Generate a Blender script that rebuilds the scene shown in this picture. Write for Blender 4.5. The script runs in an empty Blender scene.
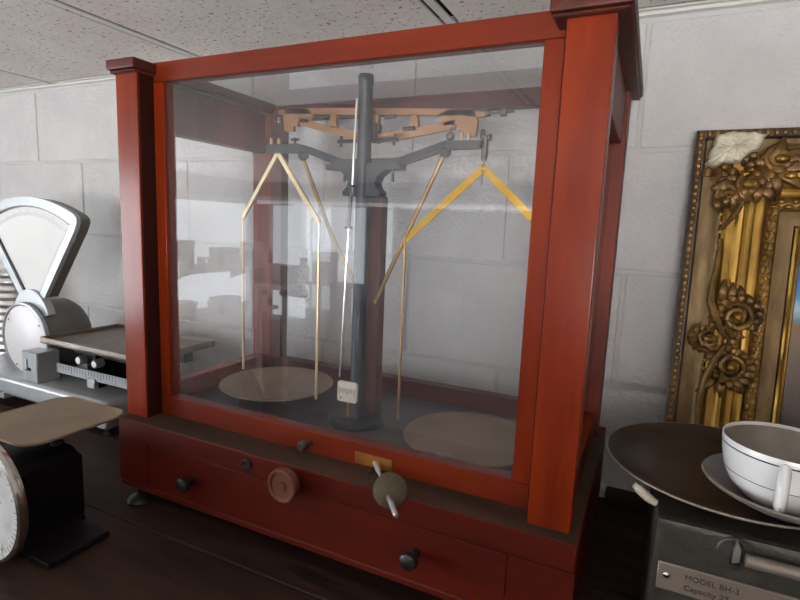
import bpy, bmesh, math, random
from mathutils import Vector, Matrix
random.seed(7)
S = bpy.context.scene
COL = S.collection

# ------------------------------------------------------------------ camera
cam_d = bpy.data.cameras.new('camera'); cam = bpy.data.objects.new('camera', cam_d); COL.objects.link(cam)
RT, UP, FW = Vector((.90140018, .43117033, .03962144)), Vector((-.09762071, .11322474, .98876203)), Vector((-.42183873, .89513815, -.14415195))
m = Matrix.Identity(4)
for i in range(3):
    m[i][0] = RT[i]; m[i][1] = UP[i]; m[i][2] = -FW[i]
m.translation = Vector((.40345923, -.56402876, .47927608))
cam.matrix_world = m
cam_d.sensor_fit = 'HORIZONTAL'; cam_d.sensor_width = 36; cam_d.lens = 36 * 525.247 / 800
cam_d.clip_start = .01
S.camera = cam
# ------------------------------------------------------------------ world, exposure
W = bpy.data.worlds.new('world'); S.world = W; W.use_nodes = True
W.node_tree.nodes['Background'].inputs[0].default_value = (.75, .85, 1, 1)
W.node_tree.nodes['Background'].inputs[1].default_value = .6
S.view_settings.view_transform = 'Standard'; S.view_settings.look = 'None'
S.view_settings.exposure = 0.25; S.view_settings.gamma = 1; S.view_settings.use_curve_mapping = False
WIN_LEFT, WIN_CORNER, WIN_RIGHT = 16.0, 3.8, 44.0   # daylight of the shop windows

# ------------------------------------------------------------------ materials
def lin(c):
    return tuple((x / 255 / 12.92 if x / 255 <= .04045 else ((x / 255 + .055) / 1.055) ** 2.4) for x in c) + (1,)
def mat(name, c1, c2=None, rough=.5, metal=0, scale=8, stretch=(1, 1, 1), detail=4, bump=0, bscale=None, coat=0, coat_r=.2, spec=.5,
        spots=None, spot_scale=60, spot_t=.62, rvar=0, lo=.35, hi=.65):
    M = bpy.data.materials.new(name); M.use_nodes = True
    nt = M.node_tree; N = nt.nodes; L = nt.links; b = N['Principled BSDF']
    b.inputs['Roughness'].default_value = rough; b.inputs['Metallic'].default_value = metal
    b.inputs['Coat Weight'].default_value = coat; b.inputs['Coat Roughness'].default_value = coat_r
    b.inputs['Base Color'].default_value = c1; b.inputs['Specular IOR Level'].default_value = spec
    tc = N.new('ShaderNodeTexCoord'); mp = N.new('ShaderNodeMapping'); mp.inputs['Scale'].default_value = stretch
    L.new(tc.outputs['Object'], mp.inputs[0])
    nz = N.new('ShaderNodeTexNoise'); nz.inputs['Scale'].default_value = scale; nz.inputs['Detail'].default_value = detail
    nz.inputs['Roughness'].default_value = .6
    L.new(mp.outputs[0], nz.inputs['Vector'])
    if c2:
        r = N.new('ShaderNodeValToRGB'); r.color_ramp.elements[0].position = lo; r.color_ramp.elements[1].position = hi
        r.color_ramp.elements[0].color = c1; r.color_ramp.elements[1].color = c2
        L.new(nz.outputs['Fac'], r.inputs[0]); out = r.outputs[0]
        if spots:
            n2 = N.new('ShaderNodeTexNoise'); n2.inputs['Scale'].default_value = spot_scale; n2.inputs['Detail'].default_value = 3
            L.new(mp.outputs[0], n2.inputs['Vector'])
            r2 = N.new('ShaderNodeValToRGB'); r2.color_ramp.elements[0].position = spot_t; r2.color_ramp.elements[1].position = spot_t + .06
            L.new(n2.outputs['Fac'], r2.inputs[0])
            mx = N.new('ShaderNodeMix'); mx.data_type = 'RGBA'; mx.inputs['B'].default_value = spots
            L.new(r2.outputs[0], mx.inputs['Factor']); L.new(out, mx.inputs['A']); out = mx.outputs['Result']
        L.new(out, b.inputs['Base Color'])
    if rvar:
        mr = N.new('ShaderNodeMapRange'); mr.inputs['To Min'].default_value = max(0, rough - rvar); mr.inputs['To Max'].default_value = min(1, rough + rvar)
        L.new(nz.outputs['Fac'], mr.inputs['Value']); L.new(mr.outputs[0], b.inputs['Roughness'])
    if bump:
        bn = N.new('ShaderNodeTexNoise'); bn.inputs['Scale'].default_value = bscale or scale * 3; bn.inputs['Detail'].default_value = 3
        L.new(mp.outputs[0], bn.inputs['Vector'])
        bp = N.new('ShaderNodeBump'); bp.inputs['Strength'].default_value = bump; bp.inputs['Distance'].default_value = .004
        L.new(bn.outputs['Fac'], bp.inputs['Height']); L.new(bp.outputs[0], b.inputs['Normal'])
    return M
def glass_mat(name, dust=.03, tint=(.992, .994, .998, 1), ior=1.5):
    M = bpy.data.materials.new(name); M.use_nodes = True
    nt = M.node_tree; N = nt.nodes; L = nt.links; N.remove(N['Principled BSDF'])
    tr = N.new('ShaderNodeBsdfTransparent'); tr.inputs[0].default_value = tint
    gl = N.new('ShaderNodeBsdfGlossy'); gl.inputs['Roughness'].default_value = .015
    fr = N.new('ShaderNodeFresnel'); fr.inputs['IOR'].default_value = ior
    geo = N.new('ShaderNodeNewGeometry')
    df = N.new('ShaderNodeBsdfDiffuse'); df.inputs[0].default_value = (.8, .82, .88, 1)
    m1 = N.new('ShaderNodeMixShader'); m2 = N.new('ShaderNodeMixShader')
    tc = N.new('ShaderNodeTexCoord'); nz = N.new('ShaderNodeTexNoise'); nz.inputs['Scale'].default_value = 5; nz.inputs['Detail'].default_value = 6
    L.new(tc.outputs['Object'], nz.inputs['Vector'])
    mr = N.new('ShaderNodeMapRange'); mr.inputs['From Min'].default_value = .3; mr.inputs['From Max'].default_value = .75
    mr.inputs['To Min'].default_value = dust * .5; mr.inputs['To Max'].default_value = dust * 1.6
    L.new(nz.outputs['Fac'], mr.inputs['Value'])
    L.new(mr.outputs[0], m1.inputs[0]); L.new(tr.outputs[0], m1.inputs[1]); L.new(df.outputs[0], m1.inputs[2])
    # the outer faces mirror, the inner sides of the slab pass light on
    k = N.new('ShaderNodeMath'); k.operation = 'SUBTRACT'; k.inputs[0].default_value = 1
    L.new(geo.outputs['Backfacing'], k.inputs[1])
    k2 = N.new('ShaderNodeMath'); k2.operation = 'MULTIPLY'; L.new(k.outputs[0], k2.inputs[0]); L.new(fr.outputs[0], k2.inputs[1])
    k3 = N.new('ShaderNodeMath'); k3.operation = 'MULTIPLY'; L.new(k2.outputs[0], k3.inputs[0]); k3.inputs[1].default_value = 1.8
    L.new(k3.outputs[0], m2.inputs[0]); L.new(m1.outputs[0], m2.inputs[1]); L.new(gl.outputs[0], m2.inputs[2])
    L.new(m2.outputs[0], N['Material Output'].inputs[0])
    return M
def emit(name, col, st):
    M = bpy.data.materials.new(name); M.use_nodes = True
    N = M.node_tree.nodes; N.remove(N['Principled BSDF']); e = N.new('ShaderNodeEmission')
    e.inputs[0].default_value = col; e.inputs[1].default_value = st
    M.node_tree.links.new(e.outputs[0], N['Material Output'].inputs[0]); return M

MAH = mat('mahogany', (.095, .0085, .0024, 1), (.29, .034, .0056, 1), rough=.5, scale=4.5, stretch=(5, 5, .8), detail=7, bump=.05, bscale=60, coat=.5, coat_r=.2, spec=.03, lo=.22, hi=.78)
MAHX = mat('mahogany_long', (.085, .0085, .0028, 1), (.24, .029, .0060, 1), rough=.45, scale=4, stretch=(.8, 5, 5), detail=6, bump=.05, bscale=60, coat=.3, coat_r=.25, spec=.15, lo=.22, hi=.78)
MAHB = mat('mahogany_plinth', (.048, .0048, .0024, 1), (.13, .0120, .0038, 1), rough=.45, scale=4, stretch=(.8, 5, 5), detail=6, bump=.06, bscale=60, coat=.08, coat_r=.35, spec=.25, lo=.22, hi=.78)  # plinth and drawer, a darker mahogany than the front posts
MAHD = mat('mahogany_dark', (.050, .010, .007, 1), (.10, .018, .010, 1), rough=.5, scale=5, stretch=(4, 1, 6), coat=.08, spec=.3)
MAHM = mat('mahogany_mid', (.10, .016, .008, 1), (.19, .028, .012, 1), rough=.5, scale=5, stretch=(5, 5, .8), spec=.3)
POSTSHADE = mat('post_shade', (.030, .007, .005, 1), (.045, .010, .007, 1), rough=.7, scale=9, spec=.1)  # shade of the posts' inner faces, put into the colour
PILLAR = mat('pillar_wood', (.085, .036, .028, 1), (.14, .060, .045, 1), rough=.5, scale=5, stretch=(5, 5, .8), spec=.3)
LEDGE = mat('dusty_ledge', (.040, .022, .014, 1), (.075, .042, .026, 1), rough=.6, scale=7, stretch=(1, 3, 1), spec=.25)
DARKGAP = mat('dark_gap', (.01, .006, .005, 1), rough=.9)
CASEFLOOR = mat('case_floor', (.045, .032, .035, 1), (.085, .06, .062, 1), rough=.45, scale=6, stretch=(1, 4, 1))
GLASS = glass_mat('pane_glass', .018)
GLASS2 = glass_mat('clean_glass', .012)
IRON = mat('blued_iron', (.013, .018, .026, 1), (.028, .035, .046, 1), rough=.42, metal=.2, scale=14, rvar=.1)
STEEL = mat('bright_steel', (.62, .62, .62, 1), (.74, .74, .73, 1), rough=.28, metal=.85, scale=30)
DSTEEL = mat('dark_steel', (.10, .085, .08, 1), (.19, .16, .15, 1), rough=.38, metal=.8, scale=18, rvar=.1)
BRONZE = mat('bronze_beam', (.31, .155, .070, 1), (.40, .21, .105, 1), rough=.42, metal=.45, scale=12)
BRASS = mat('lacquered_brass', (.55, .30, .012, 1), (.72, .44, .035, 1), rough=.26, metal=.6, scale=20)
OLDBRASS = mat('old_brass', (.22, .085, .012, 1), (.36, .16, .025, 1), rough=.45, metal=.3, scale=30)
BRASSP = mat('pale_brass', (.70, .52, .28, 1), (.82, .66, .42, 1), rough=.35, metal=.6, scale=20)
BRASSD = mat('tarnished_brass', (.30, .19, .07, 1), (.42, .28, .11, 1), rough=.42, metal=.6, scale=20)
PAN = mat('pan_metal', (.19, .13, .085, 1), (.28, .20, .14, 1), rough=.55, metal=.25, scale=9, rvar=.1)
IVORY = mat('ivory', (.62, .60, .50, 1), (.72, .70, .60, 1), rough=.45, scale=30)
COPPER = mat('copper_wheel', (.13, .042, .024, 1), (.20, .070, .042, 1), rough=.48, metal=.3, scale=25, bump=.1)
OLIVE = mat('olive_disc', (.075, .062, .038, 1), (.12, .10, .065, 1), rough=.5, metal=.4, scale=25)
BLACK = mat('black_wood', (.012, .010, .010, 1), (.022, .018, .017, 1), rough=.35, scale=20)
BLACKENAMEL = mat('black_enamel', (.006, .004, .006, 1), (.011, .008, .010, 1), rough=.5, scale=10, spec=.15)
WALL = mat('painted_block', (.54, .53, .525, 1), (.64, .63, .62, 1), rough=.6, scale=5, detail=6, bump=.9, bscale=150)
MORTAR = mat('painted_mortar', (.50, .49, .48, 1), (.58, .57, .56, 1), rough=.7, scale=9, bump=.2, bscale=90)
PLASTER = mat('room_plaster', (.25, .245, .24, 1), (.31, .305, .30, 1), rough=.8, scale=3)
TILE = mat('acoustic_tile', (.70, .64, .60, 1), (.80, .75, .71, 1), rough=.9, scale=4, bump=.3, bscale=80, spots=(.20, .16, .11, 1), spot_scale=110, spot_t=.615)
TBAR = mat('tbar_paint', (.66, .65, .62, 1), rough=.5)
VOID = mat('plenum', (.02, .018, .016, 1), rough=.9)
SHELFW = mat('shelf_wood', (.022, .012, .009, 1), (.050, .027, .019, 1), rough=.6, scale=4, stretch=(1, 7, 4), bump=.12, bscale=25, spec=.2, spots=(.012, .008, .006, 1), spot_scale=3, spot_t=.6)
FLOORM = mat('shop_floor', (.66, .64, .62, 1), (.76, .74, .72, 1), rough=.6, scale=3)
ENAMEL = mat('silver_enamel', (.34, .365, .39, 1), (.44, .465, .49, 1), rough=.35, metal=.15, scale=9, coat=.3, rvar=.08)
ENAMELG = mat('grey_enamel', (.12, .117, .105, 1), (.17, .165, .15, 1), rough=.42, metal=.2, scale=9)
WHITE = mat('white_enamel', (.78, .75, .77, 1), (.8, .81, .83, 1), rough=.35, scale=12)
DIALW = mat('dial_white', (.78, .78, .77, 1), (.82, .82, .81, 1), rough=.6, scale=8)
DIALG = mat('weathered_dial', (.46, .48, .5, 1), (.72, .73, .74, 1), rough=.5, scale=22, spots=(.3, .31, .33, 1), spot_scale=55, spot_t=.6)
CHROME = mat('chrome', (.72, .71, .68, 1), rough=.18, metal=1)
TRAYM = mat('tray_steel', (.20, .165, .14, 1), (.33, .28, .24, 1), rough=.4, metal=.6, scale=8, rvar=.1)
PLATEM = mat('beige_plate', (.21, .15, .095, 1), (.30, .22, .145, 1), rough=.55, scale=10, spots=(.22, .17, .11, 1), spot_scale=18, spot_t=.6)
GREENG = mat('hammered_green', (.048, .046, .039, 1), (.072, .069, .058, 1), rough=.4, metal=.25, scale=60, bump=.25, bscale=160)
PLAQUE = mat('plaque_metal', (.27, .225, .19, 1), (.34, .29, .25, 1), rough=.5, metal=.5, scale=20)
INK = mat('ink', (.06, .045, .04, 1), rough=.7)
CHINA = mat('china', (.82, .82, .82, 1), (.86, .86, .86, 1), rough=.18, scale=6, coat=.4, coat_r=.08)
NAVY = mat('navy_line', (.03, .04, .12, 1), rough=.3)
RUBBER = mat('cream_rubber', (.50, .46, .37, 1), rough=.6)
SAUCERM = mat('grey_brown_saucer', (.20, .175, .155, 1), (.28, .25, .225, 1), rough=.35, scale=8, coat=.15)  # grey-brown saucer colour, darker than the china of the cup
CUPIN = mat('grey_brown_china', (.20, .175, .145, 1), (.34, .31, .27, 1), rough=.4, scale=14)  # grey-brown cup lining, darker than the outside
DARKPAN = mat('browned_pan', (.075, .058, .05, 1), (.13, .105, .09, 1), rough=.33, metal=.75, scale=10, rvar=.12)
GOLD = mat('gold_leaf', (.20, .105, .018, 1), (.44, .26, .05, 1), rough=.36, metal=.7, scale=14, stretch=(3, 1, 1), rvar=.12, bump=.1, bscale=60)
GOLDD = mat('gold_dark', (.085, .045, .017, 1), (.26, .145, .042, 1), rough=.42, metal=.6, scale=26, rvar=.1)
GOLDB = mat('gold_brown', (.13, .078, .028, 1), (.25, .16, .065, 1), rough=.5, metal=.4, scale=16, stretch=(4, 1, 1))
BRONZED = mat('bronzed_wood', (.045, .03, .02, 1), (.10, .068, .042, 1), rough=.5, metal=.25, scale=20)
GESSO = mat('gesso', (.50, .45, .31, 1), (.74, .69, .55, 1), rough=.85, scale=45, bump=1.0, bscale=110)

# ------------------------------------------------------------------ mesh builder
class MB:
    def __init__(s): s.v = []; s.f = []; s.wn = False
    def add(s, vs, fs):
        o = len(s.v); s.v += [tuple(x) for x in vs]; s.f += [tuple(i + o for i in f) for f in fs]; return s
    def box(s, x0, x1, y0, y1, z0, z1, bev=0, seg=1, mx=None):
        bm = bmesh.new(); bmesh.ops.create_cube(bm, size=1)
        for v in bm.verts: v.co = Vector(((x0 + x1) / 2 + v.co.x * (x1 - x0), (y0 + y1) / 2 + v.co.y * (y1 - y0), (z0 + z1) / 2 + v.co.z * (z1 - z0)))
        if bev: bmesh.ops.bevel(bm, geom=bm.edges[:], offset=bev, segments=seg, affect='EDGES', profile=.5)
        if mx: bm.transform(mx)
        s.wn = s.wn or (bev > 0 and seg > 1)
        bm.verts.index_update()
        s.add([v.co[:] for v in bm.verts], [[v.index for v in f.verts] for f in bm.faces]); bm.free(); return s
    def lathe(s, prof, c=(0, 0, 0), axis=(0, 0, 1), n=32, closed=False):
        a = Vector(axis).normalized(); q = a.to_track_quat('Z', 'Y'); c = Vector(c); vs = []; fs = []
        for r, z in prof:
            for i in range(n):
                t = 2 * math.pi * i / n; vs.append(c + q @ Vector((r * math.cos(t), r * math.sin(t), z)))
        for j in range(len(prof) - 1):
            for i in range(n): fs.append((j * n + i, j * n + (i + 1) % n, (j + 1) * n + (i + 1) % n, (j + 1) * n + i))
        if closed:
            k = len(prof) - 1
            for i in range(n): fs.append((k * n + i, k * n + (i + 1) % n, (i + 1) % n, i))
            return s.add(vs, fs)
        if prof[0][0] > 1e-6: fs.append(tuple(reversed(range(n))))
        if prof[-1][0] > 1e-6: fs.append(tuple((len(prof) - 1) * n + i for i in range(n)))
        return s.add(vs, fs)
    def tube(s, pts, rad, n=10, flat=1.0, ref=None):
        pts = [Vector(p) for p in pts]; k = len(pts)
        if not hasattr(rad, '__len__'): rad = [rad] * k
        vs = []; fs = []; up = Vector(ref) if ref else None
        for i, p in enumerate(pts):
            d = (pts[min(i + 1, k - 1)] - pts[max(i - 1, 0)]).normalized()
            if up is None: up = Vector((0, 0, 1)) if abs(d.z) < .9 else Vector((0, 1, 0))
            x = d.cross(up).normalized(); y = x.cross(d).normalized()
            if not ref: up = y
            for j in range(n):
                t = 2 * math.pi * j / n; vs.append(p + x * rad[i] * math.cos(t) + y * rad[i] * flat * math.sin(t))
        for i in range(k - 1):
            for j in range(n): fs.append((i * n + j, i * n + (j + 1) % n, (i + 1) * n + (j + 1) % n, (i + 1) * n + j))
        fs.append(tuple(reversed(range(n)))); fs.append(tuple((k - 1) * n + j for j in range(n)))
        return s.add(vs, fs)
    def bar(s, a, b, w, t, ref=(0, 1, 0)):        # rectangular bar; t is measured along ref
        a, b = Vector(a), Vector(b); d = (b - a).normalized(); r = Vector(ref); x = d.cross(r).normalized(); r = x.cross(d).normalized()
        vs = []
        for p in (a, b):
            for sx, sy in ((-1, -1), (1, -1), (1, 1), (-1, 1)): vs.append(p + x * sx * w / 2 + r * sy * t / 2)
        return s.add(vs, [(3, 2, 1, 0), (4, 5, 6, 7), (0, 1, 5, 4), (1, 2, 6, 5), (2, 3, 7, 6), (3, 0, 4, 7)])
    def prism(s, poly, y0, y1, ax='xz'):           # polygon in xz (or xy, yz) extruded along the third axis
        n = len(poly)
        def P(u, v, w): return (u, w, v) if ax == 'xz' else ((u, v, w) if ax == 'xy' else (w, u, v))
        vs = [P(u, v, y0) for u, v in poly] + [P(u, v, y1) for u, v in poly]
        fs = [tuple(range(n)), tuple(range(2 * n - 1, n - 1, -1))] + [(i, i + n, (i + 1) % n + n, (i + 1) % n) for i in range(n)]
        return s.add(vs, fs)
    def ring(s, outer, inner, y0, y1):             # flat frame between two equal-length outlines in xz
        n = len(outer); vs = []
        for y in (y0, y1):
            vs += [(u, y, v) for u, v in outer] + [(u, y, v) for u, v in inner]
        fs = []
        for i in range(n):
            j = (i + 1) % n
            fs += [(i, j, n + j, n + i), (2 * n + j, 2 * n + i, 3 * n + i, 3 * n + j), (j, i, 2 * n + i, 2 * n + j), (n + i, n + j, 3 * n + j, 3 * n + i)]
        return s.add(vs, fs)
    def ball(s, c, r, n=12, sc=(1, 1, 1)):
        k = max(5, n // 2); vs = []; fs = []
        for j in range(k + 1):
            ph = math.pi * j / k - math.pi / 2
            for i in range(n):
                t = 2 * math.pi * i / n
                vs.append((c[0] + r * sc[0] * math.cos(ph) * math.cos(t), c[1] + r * sc[1] * math.cos(ph) * math.sin(t), c[2] + r * sc[2] * math.sin(ph)))
        for j in range(k):
            for i in range(n): fs.append((j * n + i, j * n + (i + 1) % n, (j + 1) * n + (i + 1) % n, (j + 1) * n + i))
        return s.add(vs, fs)
    def mesh(s, name, off=(0, 0, 0), smooth=True):
        me = bpy.data.meshes.new(name); me.from_pydata([(x - off[0], y - off[1], z - off[2]) for x, y, z in s.v], [], s.f)
        bm = bmesh.new(); bm.from_mesh(me); bmesh.ops.remove_doubles(bm, verts=bm.verts, dist=1e-6)
        bmesh.ops.recalc_face_normals(bm, faces=bm.faces); bm.to_mesh(me); bm.free()
        if smooth:
            me.polygons.foreach_set('use_smooth', [True] * len(me.polygons)); me.set_sharp_from_angle(angle=math.radians(38))
        me.update(); return me
ROOT = {}
def weigh(o):
    w = o.modifiers.new('weighted_normal', 'WEIGHTED_NORMAL'); w.keep_sharp = True; w.weight = 60
def thing(name, label, cat, loc=(0, 0, 0), group=None, rot=None):
    o = bpy.data.objects.new(name, None); o.empty_display_size = .05; COL.objects.link(o); o.location = loc
    if rot: o.rotation_euler = rot
    o['label'] = label; o['category'] = cat
    if group: o['group'] = group
    ROOT[o.name] = Vector(loc); return o
def part(name, mb, material, parent, label=None, local=False, kind=None):
    off = (0, 0, 0) if local else ROOT[parent.name]
    o = bpy.data.objects.new(name, mb.mesh(name, off)); o.data.materials.append(material); COL.objects.link(o); o.parent = parent
    ROOT[o.name] = Vector(off)
    if mb.wn: weigh(o)
    if label: o['label'] = label
    if kind: o['kind'] = kind
    return o
def single(name, mb, material, label, cat, loc=None, group=None):
    loc = loc or (0, 0, 0)
    o = bpy.data.objects.new(name, mb.mesh(name, loc)); o.location = loc; o.data.materials.append(material); COL.objects.link(o)
    o['label'] = label; o['category'] = cat; ROOT[o.name] = Vector(loc)
    if group: o['group'] = group
    return o
def struct(name, mb, material, parent=None, label=None):
    o = bpy.data.objects.new(name, mb.mesh(name)); o.data.materials.append(material); COL.objects.link(o)
    ROOT[o.name] = Vector((0, 0, 0))
    if parent: o.parent = parent
    else: o['kind'] = 'structure'
    if label: o['label'] = label
    return o
def piece(name, me, parent, loc):
    o = bpy.data.objects.new(name, me); COL.objects.link(o); o.parent = parent; o.location = loc
    if name == 'block': weigh(o)
    return o
def text_mesh(name, body, size, material, parent, mx, ext=.0002):
    cu = bpy.data.curves.new(name, 'FONT'); cu.body = body; cu.size = size; cu.extrude = ext
    t = bpy.data.objects.new(name + '_tmp', cu); COL.objects.link(t)
    bpy.context.view_layer.update()
    me = bpy.data.meshes.new_from_object(t.evaluated_get(bpy.context.evaluated_depsgraph_get()))
    bpy.data.objects.remove(t); me.transform(mx); me.materials.clear(); me.materials.append(material)
    o = bpy.data.objects.new(name, me); COL.objects.link(o); o.parent = parent; return o

# ================================================================== ROOM
ZC, YW = .831, .416
X0, X1, Y0, FL = -3.2, 2.4, -3.6, -1.6
floor = struct('floor', MB().box(X0 - .1, X1 + .1, Y0 - .1, YW + .2, FL - .1, FL), FLOORM, label='pale shop floor far below the shelf')
# back wall of painted blocks, running bond, 406 x 203 mm
wall = struct('wall_back', MB().box(X0 - .1, X1 + .1, YW + .0032, YW + .2, FL, ZC + .12), MORTAR, label='grey painted concrete block wall behind the balance case')
BW, BH, J = .4064, .2032, .0065
blk = MB().box(-(BW - J) / 2, (BW - J) / 2, 0, .05, -(BH - J) / 2, (BH - J) / 2, .0040, 2).mesh('block'); blk.materials.append(WALL)
zrow = .2095 - 2 * BH; r = 0
for r in range(-1, 6):
    zb = .2095 + (r - 2) * BH                      # course r spans zb .. zb+BH
    xs = -1.063 if (r % 2 == 1) else -1.26
    for k in range(-2, 6):
        xa = xs + k * BW
        piece('block', blk, wall, (xa + BW / 2, YW, zb + BH / 2))
# the other walls with the openings of the shop windows
def wall_x(name, x, ya, yb, wins, material=None):                 # wall in a plane x = const, windows (y0,y1,z0,z1)
    mb = MB(); t = .12; xa, xb = (x - t, x) if x < 0 else (x, x + t); y = ya
    for (a, b, c, d) in wins:
        mb.box(xa, xb, y, a, FL, ZC + .1); mb.box(xa, xb, a, b, FL, c); mb.box(xa, xb, a, b, d, ZC + .1); y = b
    mb.box(xa, xb, y, yb, FL, ZC + .1); return struct(name, mb, material or PLASTER)
def wall_y(name, y, xa, xb, wins):
    mb = MB(); t = .12; x = xa
    for (a, b, c, d) in wins:
        mb.box(x, a, y - t, y, FL, ZC + .1); mb.box(a, b, y - t, y, FL, c); mb.box(a, b, y - t, y, d, ZC + .1); x = b
    mb.box(x, xb, y - t, y, FL, ZC + .1); return struct(name, mb, PLASTER)
WL = [(-3.5, -2.45, -.55, .66), (-2.40, -1.20, -.35, .80)]
WB = [(-3.1, -1.95, -.55, .66), (.36, 1.34, -1.35, .34)]
wall_x('wall_left', X0, Y0, YW + .1, WL)
wall_x('wall_right', X1, Y0, YW + .1, [], mat('low_bounce_brown', (.07, .045, .03, 1), (.11, .07, .045, 1), rough=.6, scale=4, stretch=(1, 1, .2)))  # dark brown keeps this unseen wall from bouncing light onto the case
wall_y('wall_front', Y0, X0, X1, WB)
def win(n, axis, c, a, b, z0, z1, st, col=(.88, .94, 1, 1), np_=3):
    e = emit('daylight_%d' % n, col, st); mb = MB(); fr = .05
    f = lambda p, q, u, v, d0, d1: mb.box(c + d0, c + d1, p, q, u, v) if axis == 'x' else mb.box(p, q, c + d0, c + d1, u, v)
    mid = [a + (b - a) * i / np_ for i in range(np_ + 1)]
    f(a, b, z0, z0 + fr, -.09, -.02); f(a, b, z1 - fr, z1, -.09, -.02)
    for p in mid: f(max(a, p - .03), min(b, p + .03), z0, z1, -.09, -.02)
    w = struct('window_%d' % n, mb, TBAR, label='white framed shop window')
    for i in range(np_):
        mb = MB(); f(mid[i] + .03, mid[i + 1] - .03, z0 + fr, z1 - fr, -.07, -.06); struct('pane', mb, e, w)
win(1, 'x', X0, -2.40, -1.20, -.35, .80, WIN_LEFT)
win(2, 'y', Y0, -3.1, -1.95, -.55, .66, WIN_CORNER, np_=1)
win(4, 'x', X0, -3.5, -2.45, -.55, .66, WIN_CORNER, np_=1)
win(3, 'y', Y0, .36, 1.34, -1.35, .34, WIN_RIGHT, (1, .98, .96, 1), 2)
# ceiling: lay-in tiles on a 610 mm grid
ceil = struct('ceiling', MB().box(X0 - .1, X1 + .1, Y0 - .1, YW + .2, ZC + .035, ZC + .1), VOID, label='suspended ceiling of speckled acoustic tiles')
G = .61; gx0 = -.563 - 5 * G
tile_m = MB().box(-.5 * (G - .031), .5 * (G - .031), -.5 * (2 * G - .031), .5 * (2 * G - .031), 0, .004, .001).mesh('ceiling_tile'); tile_m.materials.append(TILE)
ys = [-.2 - 2 * G * j for j in range(4)]
for i in range(0, 11):
    for j in range(-1, 4):
        piece('ceiling_tile', tile_m, ceil, (gx0 + (i + .5) * G, -.2 - 2 * G * j, ZC))
for i in range(0, 12):
    struct('ceiling_bar', MB().box(gx0 + i * G - .0075, gx0 + i * G + .0075, Y0, YW, ZC - .001, ZC + .002), TBAR, ceil)
for j in range(-1, 4):
    struct('ceiling_bar', MB().box(X0, X1, -.2 - 2 * G * (j + .5) - .0075, -.2 - 2 * G * (j + .5) + .0075, ZC - .001, ZC + .002), TBAR, ceil)
struct('trim_1', MB().box(X0, X1, YW - .006, YW + .01, ZC - .007, ZC - .001, .001), TBAR, label='white angle strip where the ceiling meets the block wall')
struct('trim_2', MB().box(.372, 1.6, YW - .03, YW + .01, 0, .022, .003), SHELFW, label='dark wooden batten along the foot of the block wall')

# ================================================================== SHELF
sh = thing('shelf', 'dark worn wooden shelf carrying the balance case and scales', 'shelf', (0, 0, 0))
for i, (a, b) in enumerate(((-.42, -.2355), (-.2350, -.0485), (-.0480, .1385), (.1390, .415))):
    part('plank', MB().box(-2.0, 1.7, a, b, -.035, 0 - .0007 * (i % 2), .002), SHELFW, sh)
part('front_edge', MB().box(-2.0, 1.7, -.44, -.42, -.07, .0, .003), SHELFW, sh)
for x in (-1.6, -.5, .6, 1.5):
    part('bracket', MB().box(x - .02, x + .02, -.40, .41, -.10, -.035).prism([(-.35, -.10), (.41, -.10), (.41, -.45)], x - .008, x + .008, 'yz'), BLACKENAMEL, sh)

# ================================================================== BALANCE CASE
XL, XR, PW = -.3536, .3536, .0469
BT = .1503
case = thing('balance_case', 'tall mahogany and glass case enclosing the large beam balance', 'display case', (0, .17, 0))
b = MB(); bx0, bx1, by0, by1 = -.3509, .3640, -.019, .362
b.box(bx0, bx1, by0, by1, .1185, BT, .0012); b.box(bx0, bx1, by0, by1, .035, .0455, .002)
b.box(bx0, -.286, by0, by1, .0455, .1185); b.box(.292, bx1, by0, by1, .0455, .1185)
b.box(-.286, .292, by0 + .012, by1, .0455, .1185)
base = part('base', b, MAHB, case, 'long low mahogany plinth with one wide drawer')
part('ledge', MB().box(bx0 + .002, bx1 - .002, by0 + .0025, by1 - .002, .148, BT + .0006), LEDGE, base, 'dark dusty top of the plinth')
dr = part('drawer', MB().box(-.2854, .2914, by0 + .0004, by0 + .012, .0461, .1179, .0006), MAHB, case, 'wide drawer front set flush into the plinth')
for kx in (-.186, .181):
    part('knob', MB().lathe([(0, 0), (.006, 0), (.005, .010), (.0085, .013), (.0115, .019), (.0105, .025), (.006, .028), (0, .0285)], (kx, by0, .085), (0, -1, 0), 24), BLACK, dr, 'round black drawer knob')
part('keyhole_cover', MB().lathe([(0, 0), (.0085, 0), (.0085, .0025), (.006, .003), (.005, .0015), (0, .0015)], (-.082, by0, .1345), (0, -1, 0), 24), BLACK, base, 'small black round plug')
wh = part('arrest_wheel', MB().lathe([(.0, .012), (.006, .012), (.006, .016), (.0195, .016), (.0215, .014), (.0225, .018), (.0225, .026), (.021, .0275), (.018, .027), (.0165, .0245), (.007, .0245), (.006, .0275), (.003, .028), (0, .0265)], (-.002, by0, .1335), (0, -1, 0), 40), COPPER, case, 'dull copper-coloured hand wheel on the plinth front')
part('spindle', MB().lathe([(0, -.004), (.004, -.004), (.004, .014), (0, .014)], (-.002, by0, .1335), (0, -1, 0), 12), DSTEEL, wh)
for fx in (-.332, .345):
    for fy in (.004, .335):
        ft = part('levelling_foot', MB().lathe([(0, .0), (.021, .0), (.022, .003), (.018, .008), (.008, .012), (.0055, .014), (.0055, .036), (0, .036)], (fx, fy, 0), n=24), BLACK, case, 'black turned levelling foot')
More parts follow.
